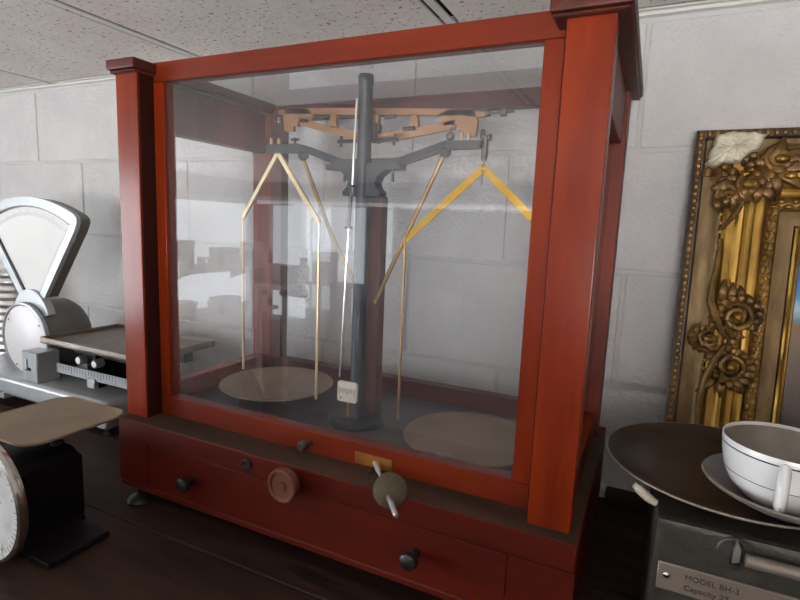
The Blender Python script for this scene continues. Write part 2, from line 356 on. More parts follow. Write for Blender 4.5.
# posts and their caps
for sx in (-1, 1):
    for back in (0, 1):
        xa, xb = (XL, XL + PW) if sx < 0 else (XR - PW, XR)
        ya, yb = (.306, .352) if back else (0, .0285)
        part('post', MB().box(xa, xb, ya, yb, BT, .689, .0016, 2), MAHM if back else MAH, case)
    xa, xb = (-.3590, -.2985) if sx < 0 else (.291, .3685)
    c = part('cornice', MB().box(xa, xb, -.012, .372, .6885, .7035, .003, 2), MAHD, case, 'moulding running front to back on top of the posts')
    part('bead', MB().box(xa + .003, xb - .003, -.008, .368, .6845, .6885, .0015), MAHD, c)
    xa, xb = (-.348, -.322) if sx < 0 else (.322, .348)
    part('side_rail', MB().box(xa, xb, .0285, .306, .610, .6885, .001), MAHM, case)
    part('side_rail', MB().box(xa, xb, .0285, .306, BT, .190, .001), MAH, case)
    part('glass_pane', MB().box(sx * .335 - .0015, sx * .335 + .0015, .0285, .306, .190, .610), GLASS2, case, 'side glass of the case')
for z0, z1 in ((.672, .700), (BT, .188)):
    part('back_rail', MB().box(XL + PW, XR - PW, .306, .330, z0, z1, .001), MAHD, case)
for sx in (-1, 1):
    xa, xb = (XL + PW, -.281) if sx < 0 else (.281, XR - PW)
    part('back_stile', MB().box(xa, xb, .306, .330, .188, .672, .001), MAHD, case)
part('glass_pane', MB().box(-.281, .281, .316, .319, .188, .672), GLASS2, case, 'back glass of the case')
part('glass_pane', MB().box(-.2985, .291, .045, .310, .7005, .7035), GLASS2, case, 'top glass of the case')
part('case_floor', MB().box(-.322, .322, .0512, .306, BT, .158, .001), CASEFLOOR, case, 'dark board under the two pans')
# front sash, and thin dark strips painting shade on each post's inner face
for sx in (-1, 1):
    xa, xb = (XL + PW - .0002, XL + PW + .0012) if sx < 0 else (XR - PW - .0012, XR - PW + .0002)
    part('shade_strip', MB().box(xa, xb, .0030, .0283, BT + .001, .688), POSTSHADE, case, 'dark strip standing in for shade beside the sash')
door = part('sash_frame', MB().box(XL + PW, XR - PW, .0285, .051, .677, .7055, .001), MAHX, case, 'front sash holding the large pane')
part('bottom_rail', MB().box(XL + PW, XR - PW, .0285, .051, BT - .003, .1818, .001), MAHX, door)
part('stile', MB().box(XL + PW, -.2858, .0285, .051, .1818, .677, .001), MAH, door)
part('stile', MB().box(.2804, XR - PW, .0285, .051, .1818, .677, .001), MAH, door)
part('glass_pane', MB().box(-.2858, .2804, .0335, .0365, .1818, .677), GLASS, door, 'large dusty front pane with reflections of the shop')
part('knob', MB().lathe([(0, 0), (.0045, 0), (.0035, .008), (.007, .012), (.0075, .018), (.005, .022), (0, .0225)], (-.008, .0285, .1655), (-.15, -1, -.02), 20), DSTEEL, door, 'small dark sash knob')
part('lock_plate', MB().box(.066, .123, .0270, .0285, .1535, .1700, .0005), OLDBRASS, door, 'brass lock plate on the bottom rail')
sp = Vector((.096, .030, .1605)); ep = Vector((.172, -.060, .1510)); dv = (ep - sp).normalized(); ln = (ep - sp).length
sc = part('release_screw', MB().lathe([(0, 0), (.0038, 0), (.0038, .022), (.0028, .024), (.0028, .050), (.0034, .052), (.0034, ln - .002), (.0026, ln), (0, ln)], sp, dv, 16), STEEL, case, 'steel screw shaft poking out below the pane')
part('disc_handle', MB().lathe([(.003, -.002), (.0195, -.002), (.021, -.001), (.021, .001), (.0195, .002), (.003, .002)], sp + dv * .076 + Vector((.003, 0, .006)), Vector((.55, -.74, .42)).normalized(), 36), OLIVE, sc, 'round flat olive-brown handle disc')
part('eyelet', MB().tube([(.092, .0275, .152), (.091, .018, .146), (.093, .012, .148), (.099, .014, .154), (.099, .0275, .158)], .0016, 8), BLACK, sc)

# ================================================================== BALANCE INSIDE
FZ = .158
bal = thing('beam_balance', 'iron and bronze equal-arm beam balance standing inside the glass case', 'balance', (0, .15, FZ))
CX, CY, BY = -.003, .150, .170
part('column', MB().lathe([(0, FZ), (.046, FZ), (.047, FZ + .004), (.043, FZ + .008), (.016, FZ + .010), (.0145, FZ + .016), (.0115, FZ + .03), (.0108, .50), (.0104, .680), (.0114, .682), (.0116, .692), (.0105, .6955), (.0060, .6955), (.0050, .692), (0, .692)], (CX, CY, 0), n=36), IRON, bal, 'tall blue-grey iron column with a round foot')
part('pillar', MB().box(CX - .024, CX + .025, .168, .188, FZ, .520, .002), PILLAR, bal, 'reddish brown wooden pillar behind the column')
# bracket under the arrest arm
bk = MB(); prof = [(.056, .567), (.064, .566), (.064, .558), (.040, .557), (.028, .548), (.023, .538), (.026, .531), (.033, .524), (.031, .518)]
poly = [(CX + u, z) for u, z in prof] + [(CX - u, z) for u, z in reversed(prof)]
bk.prism(poly, .143, .166)
brk = part('bracket', bk, IRON, bal, 'flared iron bracket on the column')
for x in (-.036, .047): part('set_screw', MB().tube([(x, .15, .562), (x, .15, .540)], .0022, 8), IRON, brk)
# arrest arm
am = MB(); ym0, ym1 = .155, .165
am.prism([(-.196, .588), (-.112, .585), (-.046, .562), (.050, .562), (.127, .585), (.177, .586), (.177, .597), (.125, .598), (.050, .575), (-.046, .575), (-.118, .598), (-.132, .601), (-.196, .601)], ym0, ym1)
arm = part('arrest_arm', am, IRON, bal, 'blue-grey arm bent up to level ends on both sides')
for x in (-.122, .124): part('socket', MB().ball((x, .160, .583), .0095, 14, (1, .8, .9)), IRON, arm)
for sx in (-1, 1):
    xa = CX + sx * .012; xb = CX + sx * .052
    part('adjusting_screw', MB().tube([(xa, .158, .602), (xb, .158, .602)], .0028, 8).tube([(xb - sx * .006, .158, .594), (xb - sx * .006, .158, .610)], .0024, 8), IRON, arm)
for x, z in ((-.1875, .601), (-.172, .600), (.148, .598), (.158, .598)):
    part('stud', MB().lathe([(0, 0), (.0024, 0), (.0024, .009), (.0016, .011), (0, .011)], (x, .16, z), n=10), BRASSP, arm)
part('finger_screw', MB().tube([(-.139, .16, .600), (-.139, .16, .611)], .002, 8).tube([(-.146, .16, .608), (-.132, .16, .608)], .002, 8), IRON, arm)
part('finger_screw', MB().ball((.1315, .158, .604), .0065, 12).tube([(.1315, .158, .604), (.1315, .158, .616)], .002, 8), DSTEEL, arm)
part('finger_screw', MB().ball((.130, .158, .582), .004, 10), IRON, arm)
# braces
part('brace_rod', MB().tube([(-.125, .162, .580), (-.068, .166, .455), (CX - .016, .170, .372)], .0032, 8), BRASSD, bal)
part('brace_rod', MB().tube([(.122, .162, .580), (CX + .016, .170, .352)], .0036, 8), BRASSD, bal)
# beam, slightly tipped: left end up
TL = math.radians(3.4)
def bmx(x, z): return (math.cos(TL) * x - math.sin(-TL) * 0 * z, z - math.tan(TL) * x)
be = MB()
def quad(p): be.prism([bmx(x, z) for x, z in p], BY - .004, BY + .004)
quad([(-.160, .651), (.160, .651), (.160, .6415), (-.160, .6415)])
for s in (-1, 1):
    q = (lambda pts: quad(pts if s > 0 else [(-x, z) for x, z in reversed(pts)]))
    q([(.0, .612), (.03, .616), (.09, .6265), (.135, .636), (.135, .624), (.09, .6145), (.03, .603), (.0, .600)])
    q([(.122, .650), (.162, .650), (.168, .636), (.166, .614), (.148, .614), (.148, .622), (.139, .622), (.139, .628), (.118, .628), (.112, .634), (.108, .643)])
    q([(.064, .644), (.074, .644), (.076, .637), (.078, .620), (.062, .620), (.065, .632)])
    q([(.0, .647), (.012, .647), (.009, .606), (.0, .606)])
    q([(.160, .649), (.178, .647), (.178, .641), (.160, .640)])
beam = part('beam', be, BRONZE, bal, 'pierced bronze beam, its left end tipped up')
x, z = bmx(.178, .6455)
part('balance_screw', MB().tube([(x, BY, z), (x + .040, BY, z + .001)], .0016, 8).lathe([(0, 0), (.0045, 0), (.0045, .006), (0, .006)], (x, BY, z), (1, 0, 0), 14), DSTEEL, beam)
part('balance_nut', MB().lathe([(0, 0), (.0052, 0), (.0058, .002), (.0058, .006), (.0052, .008), (0, .008)], (x + .021, BY, z + .0005), (1, 0, 0), 14), DSTEEL, beam)
part('knife_edge', MB().ball((-.1775, BY - .003, .641), .0045, 12, (.7, .7, 1.3)), CHROME, beam)
part('centre_block', MB().box(CX + .004, CX + .013, BY - .012, BY + .012, .600, .630, .002), IRON, beam)
for x, z in ((.033, .636), (.065, .6175)):
    part('rider_screw', MB().tube([(x - .010, BY - .006, z), (x + .008, BY - .006, z + .001)], .0032, 8), DSTEEL, beam)
# pointer and ivory scale
pt = part('pointer', MB().tube([(-.0105, .138, .66), (-.0125, .137, .60), (-.0135, .136, .53), (-.0165, .136, .50)], .0020, 8).tube([(-.0180, .136, .475), (-.0285, .136, .232)], [.0022, .0012], 8), STEEL, bal, 'long thin steel pointer in front of the column')
part('sleeve', MB().tube([(-.0150, .136, .532), (-.0185, .136, .470)], .0030, 10).lathe([(0, 0), (.0062, 0), (.0062, .004), (0, .004)], (-.0145, .136, .530), n=12).lathe([(0, 0), (.0062, 0), (.0062, .004), (0, .004)], (-.0185, .136, .468), n=12), BLACK, pt)
ip = part('scale_plate', MB().box(-.030, .006, .133, .1365, .193, .2265, .004, 2), IVORY, bal, 'small ivory pointer scale')
mk = MB()
for i in range(11): mk.box(-.026 + i * .0028, -.0255 + i * .0028, .1326, .1331, .208 if i % 5 else .205, .216)
mk.ball((-.0235, .1330, .199), .0014, 8)
part('graduation', mk, INK, ip)
part('plate_stand', MB().tube([(-.012, .138, .196), (-.012, .138, FZ + .006)], .003, 8), BRASSD, ip)
# pan hangers, rods and pans
def hanger(cx, za, th, L, ze1, ze2, zpan, pc, pr, brass, rodm, w):
    ca, sa = math.cos(th), math.sin(th)
    A = Vector((cx, BY, za)); E1 = Vector((cx - L * ca, BY - L * sa, ze1)); E2 = Vector((cx + L * ca, BY + L * sa, ze2)); nrm = Vector((-sa, ca, 0))
    mb = MB().bar(A + (E1 - A).normalized() * -.002, E1, w, .0035, nrm).bar(A + (E2 - A).normalized() * -.002, E2, w, .0035, nrm).ball(A, w * .55, 12, (1, .6, 1))
    st = part('stirrup', mb, brass, bal, 'gable-shaped brass stirrup carrying a pan')
    for E in (E1, E2):
        part('rod', MB().tube([E, (E.x, E.y, zpan)], .0023, 8).ball(E, .0036, 10), rodm, st)
    pn = part('pan', MB().lathe([(0, -.0010), (pr - .003, -.0010), (pr, .0010), (pr - .0006, .0022), (pr - .004, .0010), (0, .0008)], (pc[0], pc[1], zpan), n=64), PAN, bal, 'flat round metal weighing pan')
    return st
hanger(-.181, .589, math.radians(-18), .115, .478, .476, .1870, (-.179, .170), .100, BRASSP, BRASSP, .0085)
st = hanger(.179, .561, math.radians(2), .115, .455, .455, .1690, (.188, .158), .100, BRASS, BRASSD, .0105)
part('hook', MB().tube([(.179, BY, .560), (.179, BY, .574)], .0012, 8).box(.1755, .1835, BY - .006, BY + .006, .576, .606, .0025, 2).box(.1725, .1785, BY - .005, BY + .005, .600, .614, .002).box(.182, .189, BY - .004, BY + .004, .598, .607, .002).ball((.179, BY, .575), .0045, 10, (1, .8, 1.4)), DSTEEL, st, 'tarnished hook block on the right beam end')
part('hook_wire', MB().tube([(.179, BY - .004, .561), (.1795, BY - .004, .537)], .0009, 6), DSTEEL, st)

# ================================================================== DIAL BENCH SCALE (left, by the wall)
A = thing('dial_bench_scale', 'silver-grey bench scale with a white fan-shaped dial and steel tray', 'scale', (-.95, .22, 0))
part('base', MB().box(-1.20, -.600, .135, .330, .030, .078, .012, 3).box(-1.19, -.985, .140, .325, .018, .032).box(-.70, -.612, .140, .325, .014, .032, .004), ENAMEL, A, 'long silver-grey base casting')
for fx in (-1.16, -.622):
    for fy in (.155, .31):
        part('foot', MB().lathe([(0, 0), (.012, 0), (.012, .006), (.006, .010), (.006, .02), (0, .02)], (fx, fy, 0), n=14), BLACK, A)
dx, dz = -.962, .160
drum = part('drum', MB().lathe([(0, 0), (.086, 0), (.091, .004), (.092, .012), (.092, .10), (.08, .118), (0, .120)], (dx, .185, dz), (0, 1, 0), 48), ENAMELG, A, 'round housing below the dial')
part('cover', MB().lathe([(0, -.004), (.080, -.004), (.085, -.002), (.085, .001), (0, .001)], (dx, .185, dz), (0, 1, 0), 48), WHITE, drum, 'round white cover plate')
part('bezel', MB().lathe([(.085, -.001), (.088, -.005), (.092, -.004), (.093, .004), (.089, .006), (.085, .002)], (dx, .185, dz), (0, 1, 0), 48, True), ENAMEL, drum)
for t in (.6, 2.5, 4.2, 5.6): part('screw', MB().ball((dx + .076 * math.cos(t), .181, dz + .076 * math.sin(t)), .0028, 8, (1, .5, 1)), DSTEEL, drum)
fx0 = -.952
def fan(sh):       # outline of the fan, inset by sh
    P = []
    P += [(-.052 + sh, .268 + sh * .4), (.052 - sh, .268 + sh * .4)]
    P += [(.176 - sh * 1.15, .432 + sh * .1), (.187 - sh * 1.1, .452 - sh * .25), (.186 - sh * 1.1, .462 - sh * .7), (.178 - sh, .470 - sh)]
    for i in range(1, 12):
        u = .178 - .356 * i / 12; P.append((u * (1 - sh * 5.3), .507 - (u / .178) ** 2 * .037 - sh))
    P += [(-.178 + sh, .470 - sh), (-.186 + sh * 1.1, .462 - sh * .7), (-.187 + sh * 1.1, .452 - sh * .25), (-.176 + sh * 1.15, .432 + sh * .1)]
    return [(fx0 + u, z) for u, z in P]
head = part('dial_head', MB().prism(fan(.002), .206, .232), ENAMELG, A, 'deep grey fan-shaped dial housing')
part('bezel', MB().ring(fan(0), fan(.020), .198, .208), ENAMEL, head, 'silver rim around the dial')
part('gasket', MB().ring(fan(.020), fan(.0235), .200, .207), BLACK, head)
part('dial_face', MB().prism(fan(.0235), .2035, .206), DIALW, head, 'blank-looking white fan dial')
ar = MB()
for i in range(61):
    a = math.radians(-38 + 76 * i / 60) ; r0 = .268; r1 = .276 if i % 5 else .281
    ar.bar((fx0 + r0 * math.sin(a), .2033, .195 + r0 * math.cos(a)), (fx0 + r1 * math.sin(a), .2033, .195 + r1 * math.cos(a)), .0007, .0004)
part('graduation', ar, ENAMEL, head)
part('neck', MB().prism([(fx0 + .075 * math.cos(math.radians(t)), .2 + .085 * math.sin(math.radians(t))) for t in range(20, 161, 10)] + [(fx0 - .060, .225), (fx0 + .060, .225)], .194, .212), ENAMEL, head)
part('poise_box', MB().box(-.905, -.848, .142, .195, .078, .150, .002).box(-.895, -.884, .140, .143, .108, .132), ENAMEL, A, 'small square poise box on the base')
part('poise_window', MB().box(-.893, -.872, .1405, .1425, .104, .112, .001).box(-.893, -.888, .1405, .1425, .112, .128), BLACKENAMEL, A)
part('tray', MB().box(-.838, -.500, .146, .345, .176, .182, .004, 2).box(-.838, -.500, .146, .150, .176, .191, .0015).box(-.838, -.500, .341, .345, .176, .191, .0015).box(-.838, -.834, .146, .345, .176, .191, .0015).box(-.504, -.500, .146, .345, .176, .191, .0015), TRAYM, A, 'brown steel weighing tray with a low rim')
part('tray_support', MB().box(-.80, -.52, .20, .225, .148, .176).box(-.80, -.52, .27, .295, .148, .176).box(-.74, -.71, .19, .30, .078, .16).box(-.60, -.57, .19, .30, .078, .16), BLACKENAMEL, A)
gb = part('graduated_beam', MB().box(-.815, -.52, .166, .170, .106, .128, .001), ENAMEL, A, 'light bar with graduation marks under the tray')
g = MB()
for i in range(28): g.box(-.81 + i * .01, -.8092 + i * .01, .1654, .1662, .116 if i % 5 else .110, .127)
part('graduation', g, INK, gb)
part('lug', MB().box(-.70, -.675, .160, .172, .090, .112, .002), STEEL, gb)
for x in (-.745, -.69): part('pivot', MB().lathe([(0, 0), (.008, 0), (.010, .004), (.010, .02), (0, .02)], (x, .172, .142), (0, 1, 0), 14), STEEL, gb)

# ribbed drum behind the dial scale at the picture's left edge
rc = MB(); pr = []
for i in range(14):
    z = .0 + i * .0215; pr += [(.060, z), (.064, z + .006), (.064, z + .013), (.060, z + .0185)]
rc.lathe([(0, 0)] + pr + [(.05, .30), (0, .305)], (-1.29, .345, 0), n=28)
single('ribbed_canister', rc, STEEL, 'ribbed grey metal canister half hidden behind the fan-dial scale', 'canister', (-1.29, .345, 0))

# ================================================================== SMALL PLATFORM SCALE (front left)
B = thing('platform_scale', 'small black household scale with beige platform and round weathered dial', 'scale', (-.42, -.13, 0))
part('body', MB().box(-.475, -.353, -.196, -.077, .010, .112, .006, 2), BLACKENAMEL, B, 'black metal body in deep shade')
part('body_top', MB().prism([(-.475, .112), (-.353, .112), (-.372, .122), (-.456, .122)], -.190, -.083), BLACKENAMEL, B)
part('foot_plate', MB().box(-.353, -.283, -.178, -.088, 0, .010, .003, 2), BLACKENAMEL, B, 'flat black foot beside the body')
part('foot_plate', MB().box(-.545, -.475, -.178, -.088, 0, .010, .003, 2), BLACKENAMEL, B)
part('bottom_plate', MB().box(-.475, -.353, -.19, -.08, 0, .010), BLACKENAMEL, B)
part('stem', MB().lathe([(0, .12), (.009, .12), (.009, .128), (.006, .13), (.006, .146), (0, .146)], (-.392, -.072 - .02, 0), n=14), BLACK, B)
pl = []
for cx, cy, a0 in ((-.352 - .03, .004 - .03, 0), (-.517 + .03, .004 - .03, 90), (-.517 + .03, -.158 + .03, 180), (-.352 - .03, -.158 + .03, 270)):
    for i in range(7):
        a = math.radians(a0 + 15 * i); pl.append((cx + .03 * math.cos(a), cy + .03 * math.sin(a)))
plat = part('platform', MB().prism(pl, .1465, .1505, 'xy'), PLATEM, B, 'beige square platform with rounded corners')
edge = MB(); edge.tube([(x, y, .1495) for x, y in pl + pl[:1]], .0022, 8)
part('rim', edge, PLATEM, plat)
dc = (-.374, -.198, .091)
dl = part('dial', MB().lathe([(0, 0), (.083, 0), (.083, .006), (0, .006)], dc, (0, -1, 0), 48), DIALG, B, 'round weathered white dial')
part('bezel', MB().lathe([(.082, -.002), (.0885, -.002), (.0895, .004), (.088, .009), (.084, .010), (.082, .006)], dc, (0, -1, 0), 48, True), CHROME, dl, 'thin bright dial rim')
tk = MB()
for i in range(60):
    a = 2 * math.pi * i / 60; r0 = .070 if i % 5 == 0 else .074
    tk.bar((dc[0] + r0 * math.cos(a), dc[1] - .0062, dc[2] + r0 * math.sin(a)), (dc[0] + .079 * math.cos(a), dc[1] - .0062, dc[2] + .079 * math.sin(a)), .0008, .0004)
part('graduation', tk, ENAMELG, dl)
part('needle', MB().bar((dc[0], dc[1] - .0075, dc[2] - .01), (dc[0] - .02, dc[1] - .0075, dc[2] + .066), .002, .0006), BLACK, dl)

# ================================================================== COUNTER SCALE (right) WITH CUP AND SAUCER
R = thing('counter_scale', 'grey-green counter scale with wide brown pan and riveted model plaque', 'scale', (.52, .10, 0))
bod = MB().box(.434, .640, .0, .200, .012, .196, .008, 2)
body = part('body', bod, GREENG, R, 'hammered grey-green metal body')
for fx in (.455, .62):
    for fy in (.02, .18): part('foot', MB().lathe([(0, 0), (.012, 0), (.012, .012), (0, .012)], (fx, fy, 0), n=14), BLACK, R)
PC = (.5055, .113)
part('pan_support', MB().lathe([(0, .196), (.03, .196), (.028, .204), (.06, .209), (0, .209)], (PC[0], PC[1], 0), n=24), DSTEEL, R)
part('pan', MB().lathe([(0, .2085), (.085, .2085), (.105, .2105), (.120, .2155), (.1275, .2195), (.1285, .2215), (.1270, .2222), (.119, .2180), (.104, .2130), (.085, .2112), (0, .2112)], (PC[0], PC[1], 0), n=72), DARKPAN, R, 'wide shallow brown metal pan')
rm = MB(); rm.tube([(PC[0] + .1278 * math.cos(2 * math.pi * i / 96), PC[1] + .1278 * math.sin(2 * math.pi * i / 96), .2212) for i in range(97)], .0013, 8)
part('pan_rim', rm, PLAQUE, R, 'pan rim with its highlight put into a paler colour')  # paler metal stands in for the highlight along the pan edge
pq = part('plaque', MB().box(.441, .640, -.002, .001, .1210, .1500, .0008), PLAQUE, R, 'riveted plaque giving model and capacity')
part('rivet', MB().ball((.4495, -.0022, .1375), .0036, 12, (1, .6, 1)), CHROME, pq)
for body_t, x, z, s in (('MODEL BH-3', .4655, .1378, .0082), ('Capacity 27', .4655, .1268, .0082)):
    mx = Matrix.Translation(Vector((x, -.0022, z)) - Vector((.52, .10, 0))) @ Matrix.Rotation(math.pi / 2, 4, 'X')
    text_mesh('lettering', body_t, s, INK, pq, mx)
bs = part('lever_boss', MB().lathe([(0, 0), (.0165, 0), (.0165, .0015), (.0150, .003), (0, .003)], (.505, .001, .178), (0, -1, 0), 32), GREENG, R)
part('slot', MB().box(.5005, .5095, -.0032, -.0018, .1665, .1905, .0005), BLACK, bs)
part('latch_tip', MB().prism([(.5020, .1715), (.5075, .174), (.5080, .186), (.5045, .1935), (.5020, .185)], -.008, -.002), STEEL, bs, 'bright pointed latch tip')
part('lever_rod', MB().tube([(.512, -.010, .1795), (.640, -.010, .1795)], .0062, 14).tube([(.636, -.010, .1795), (.636, .004, .1795)], .004, 10), PLAQUE, R, 'dull rod running along the body front')
part('wedge', MB().tube([(.4115, .014, .2175), (.4175, .014, .2130), (.4260, .014, .2070), (.4340, .014, .2030)], [.0030, .0048, .0048, .0034], 12), RUBBER, R, 'cream plastic stop below the pan rim')
# saucer, cup
sc0 = (.548, .046, .2134)
single('saucer', MB().lathe([(0, 0), (.030, 0), (.032, .003), (.046, .008), (.0715, .0215), (.0745, .0250), (.0730, .0262), (.069, .0235), (.045, .0115), (.030, .0065), (0, .006)], sc0, n=64), SAUCERM, 'dull grey-brown saucer under the cup on the scale pan', 'saucer', sc0)
cc = (.5430, .041, .2204)
cup = thing('cup', 'white china cup with navy lines and grey-brown inside on its saucer', 'cup', cc)
part('bowl', MB().lathe([(0, 0), (.026, 0), (.028, .002), (.037, .008), (.046, .018), (.0515, .030), (.0545, .046), (.0560, .062), (.0555, .0632), (.0544, .0622), (.053, .046), (.050, .031), (.0445, .020), (.0355, .011), (.024, .0075), (0, .007)], cc, n=64), CHINA, cup)
part('lining', MB().lathe([(0, .0075), (.024, .008), (.035, .0115), (.044, .020), (.0495, .031), (.0525, .046), (.0538, .0600), (.0541, .0598), (.0529, .046), (.0499, .031), (.0444, .0202), (.0354, .0112), (.024, .0076), (0, .0072)], cc, n=64), CUPIN, cup, 'grey-brown inside of the cup')
for z0, z1, r0, r1 in ((.0560, .0572, .05568, .05576), (.0315, .0319, .0523, .0524)):
    part('line', MB().lathe([(r0 - .0008, z0), (r0 + .0003, z0), (r1 + .0003, z1), (r1 - .0008, z1)], cc, n=64, closed=True), NAVY, cup)
ha = math.radians(-103)
hd = Vector((math.cos(ha), math.sin(ha), 0)); hb = Vector(cc)
part('handle', MB().tube([hb + hd * .052 + Vector((0, 0, .052)), hb + hd * .064 + Vector((0, 0, .056)), hb + hd * .074 + Vector((0, 0, .046)), hb + hd * .072 + Vector((0, 0, .032)), hb + hd * .060 + Vector((0, 0, .022)), hb + hd * .046 + Vector((0, 0, .020))], .0052, 12, 1.4), CHINA, cup, 'looped handle towards the viewer')

# ================================================================== GILT PICTURE FRAME
LEAN = math.atan2(.066, .632)
FWd, FHt = .82, .638
P = thing('picture_frame', 'ornate gilt frame with a broken plaster corner leaning on the wall', 'picture frame', (.449, .338, 0), rot=(-LEAN, 0, 0))
# local: x along width, z up, y negative = towards the viewer
def band(name, prof, material, label=None, kind=None):     # prof: (inset, depth towards viewer); mitred sweep round the rectangle
    mb = MB(); vs = []; n = len(prof)
    for (cx, cz, sx, sz) in ((0, 0, 1, 1), (FWd, 0, -1, 1), (FWd, FHt, -1, -1), (0, FHt, 1, -1)):
        for u, d in prof: vs.append((cx + sx * u, -d, cz + sz * u))
    fs = []
    for c in range(4):
        c2 = (c + 1) % 4
        for i in range(n):
            j = (i + 1) % n; fs.append((c * n + i, c * n + j, c2 * n + j, c2 * n + i))
    mb.add(vs, fs); return part(name, mb, material, P, label, True, kind)
band('outer_moulding', [(0, 0), (0, .026), (.004, .030), (.012, .030), (.015, .026), (.015, 0)], BRONZED, 'dark brown outer moulding')
band('flat_moulding', [(.015, 0), (.015, .024), (.022, .021), (.034, .023), (.040, .029), (.043, .029), (.046, .024), (.046, 0)], GOLDB, 'brownish gold inner flat')
band('cove', [(.046, 0), (.046, .030), (.052, .035), (.058, .033), (.062, .031), (.066, .034), (.071, .033), (.074, .029), (.078, .031), (.084, .029), (.087, .025), (.092, .026), (.098, .023), (.100, .019), (.100, 0)], GOLD, 'fluted bright gold cove')
band('bead_moulding', [(.100, 0), (.100, .018), (.104, .022), (.110, .023), (.115, .021), (.118, .016), (.118, 0)], GOLDD)
band('liner', [(.118, 0), (.118, .014), (.122, .012), (.138, .010), (.140, 0)], GOLDB, 'grey-gold liner')
band('fillet', [(.140, 0), (.140, .013), (.143, .015), (.145, .013), (.147, .010), (.149, .011), (.151, .008), (.151, 0)], GOLD, 'narrow gold fillet')
# beads: outer edge, sight edge
def beads(u, d, r, step, name, material):
    mb = MB(); run = []
    n = int((FHt - 2 * u) / step)
    for i in range(n + 1): run += [(u, u + i * step), (FWd - u, u + i * step)]
    n = int((FWd - 2 * u) / step)
    for i in range(n + 1): run += [(u + i * step, u), (u + i * step, FHt - u)]
    for x, z in run: mb.ball((x, -d, z), r, 6, (1, .8, 1.25))
    return part(name, mb, material, P, None, True, 'stuff')
beads(.0065, .0295, .0042, .0105, 'edge_beading', GOLDD)
beads(.044, .0290, .0030, .013, 'rope_beading', GOLD)
lb = MB(); rnd = random.Random(3)
n = int((FHt - .22) / .017)
for i in range(n + 1):
    z = .11 + i * .017
    for X in (.109, FWd - .109):
        lb.ball((X - .0035, -.0225, z), .0046, 8, (.8, .8, 1.5)); lb.ball((X + .0035, -.0225, z + .008), .0040, 8, (.8, .8, 1.4)); lb.ball((X + .001, -.025, z + .004), .0022, 6)
n = int((FWd - .22) / .017)
for i in range(n + 1):
    x = .11 + i * .017
    for Z in (.109, FHt - .109):
        lb.ball((x, -.0225, Z - .0035), .0046, 8, (1.5, .8, .8)); lb.ball((x + .008, -.0225, Z + .0035), .0040, 8, (1.4, .8, .8))
part('leaf_beading', lb, GOLD, P, None, True, 'stuff')
# carved scrolls and acanthus leaves
def spiral(mb, cx, cz, r0, turns, a0, d, t0, sgn=1, tail=None):
    pts = []; rad = []; N = int(turns * 16)
    if tail:
        for k in range(6):
            f = k / 6; pts.append((tail[0] + (cx + r0 * math.cos(a0) - tail[0]) * f + .006 * math.sin(f * 3), -d + .004, tail[1] + (cz + r0 * math.sin(a0) - tail[1]) * f)); rad.append(t0 * (.45 + .5 * f))
    for k in range(N + 1):
        f = k / N; a = a0 + sgn * f * turns * 2 * math.pi; r = r0 * (1 - f * .88)
        pts.append((cx + r * math.cos(a), -d - .010 * f, cz + r * math.sin(a))); rad.append(t0 * (1 - .55 * f))
    mb.tube(pts, rad, 8)
    mb.ball((cx, -d - .013, cz), t0 * .85, 10)
def leaf(mb, x, z, ang, L, w, d, curl=.3):
    pts = []; rad = []
    for k in range(8):
        f = k / 7; a = ang + curl * f
        pts.append((x + L * f * math.cos(a), -d - .012 * math.sin(f * 2.6), z + L * f * math.sin(a))); rad.append(w * math.sin(.35 + f * 2.6) * .9 + .0006)
    mb.tube(pts, rad, 8, .55, ref=(0, 1, 0))
def acanthus(mb, x, z, ang, L, w, d, n=5, spread=1.2):
    for i in range(n):
        t = (i - (n - 1) / 2) / ((n - 1) / 2); leaf(mb, x, z, ang + t * spread, L * (1 - .35 * abs(t)), w, d, curl=.5 * t)
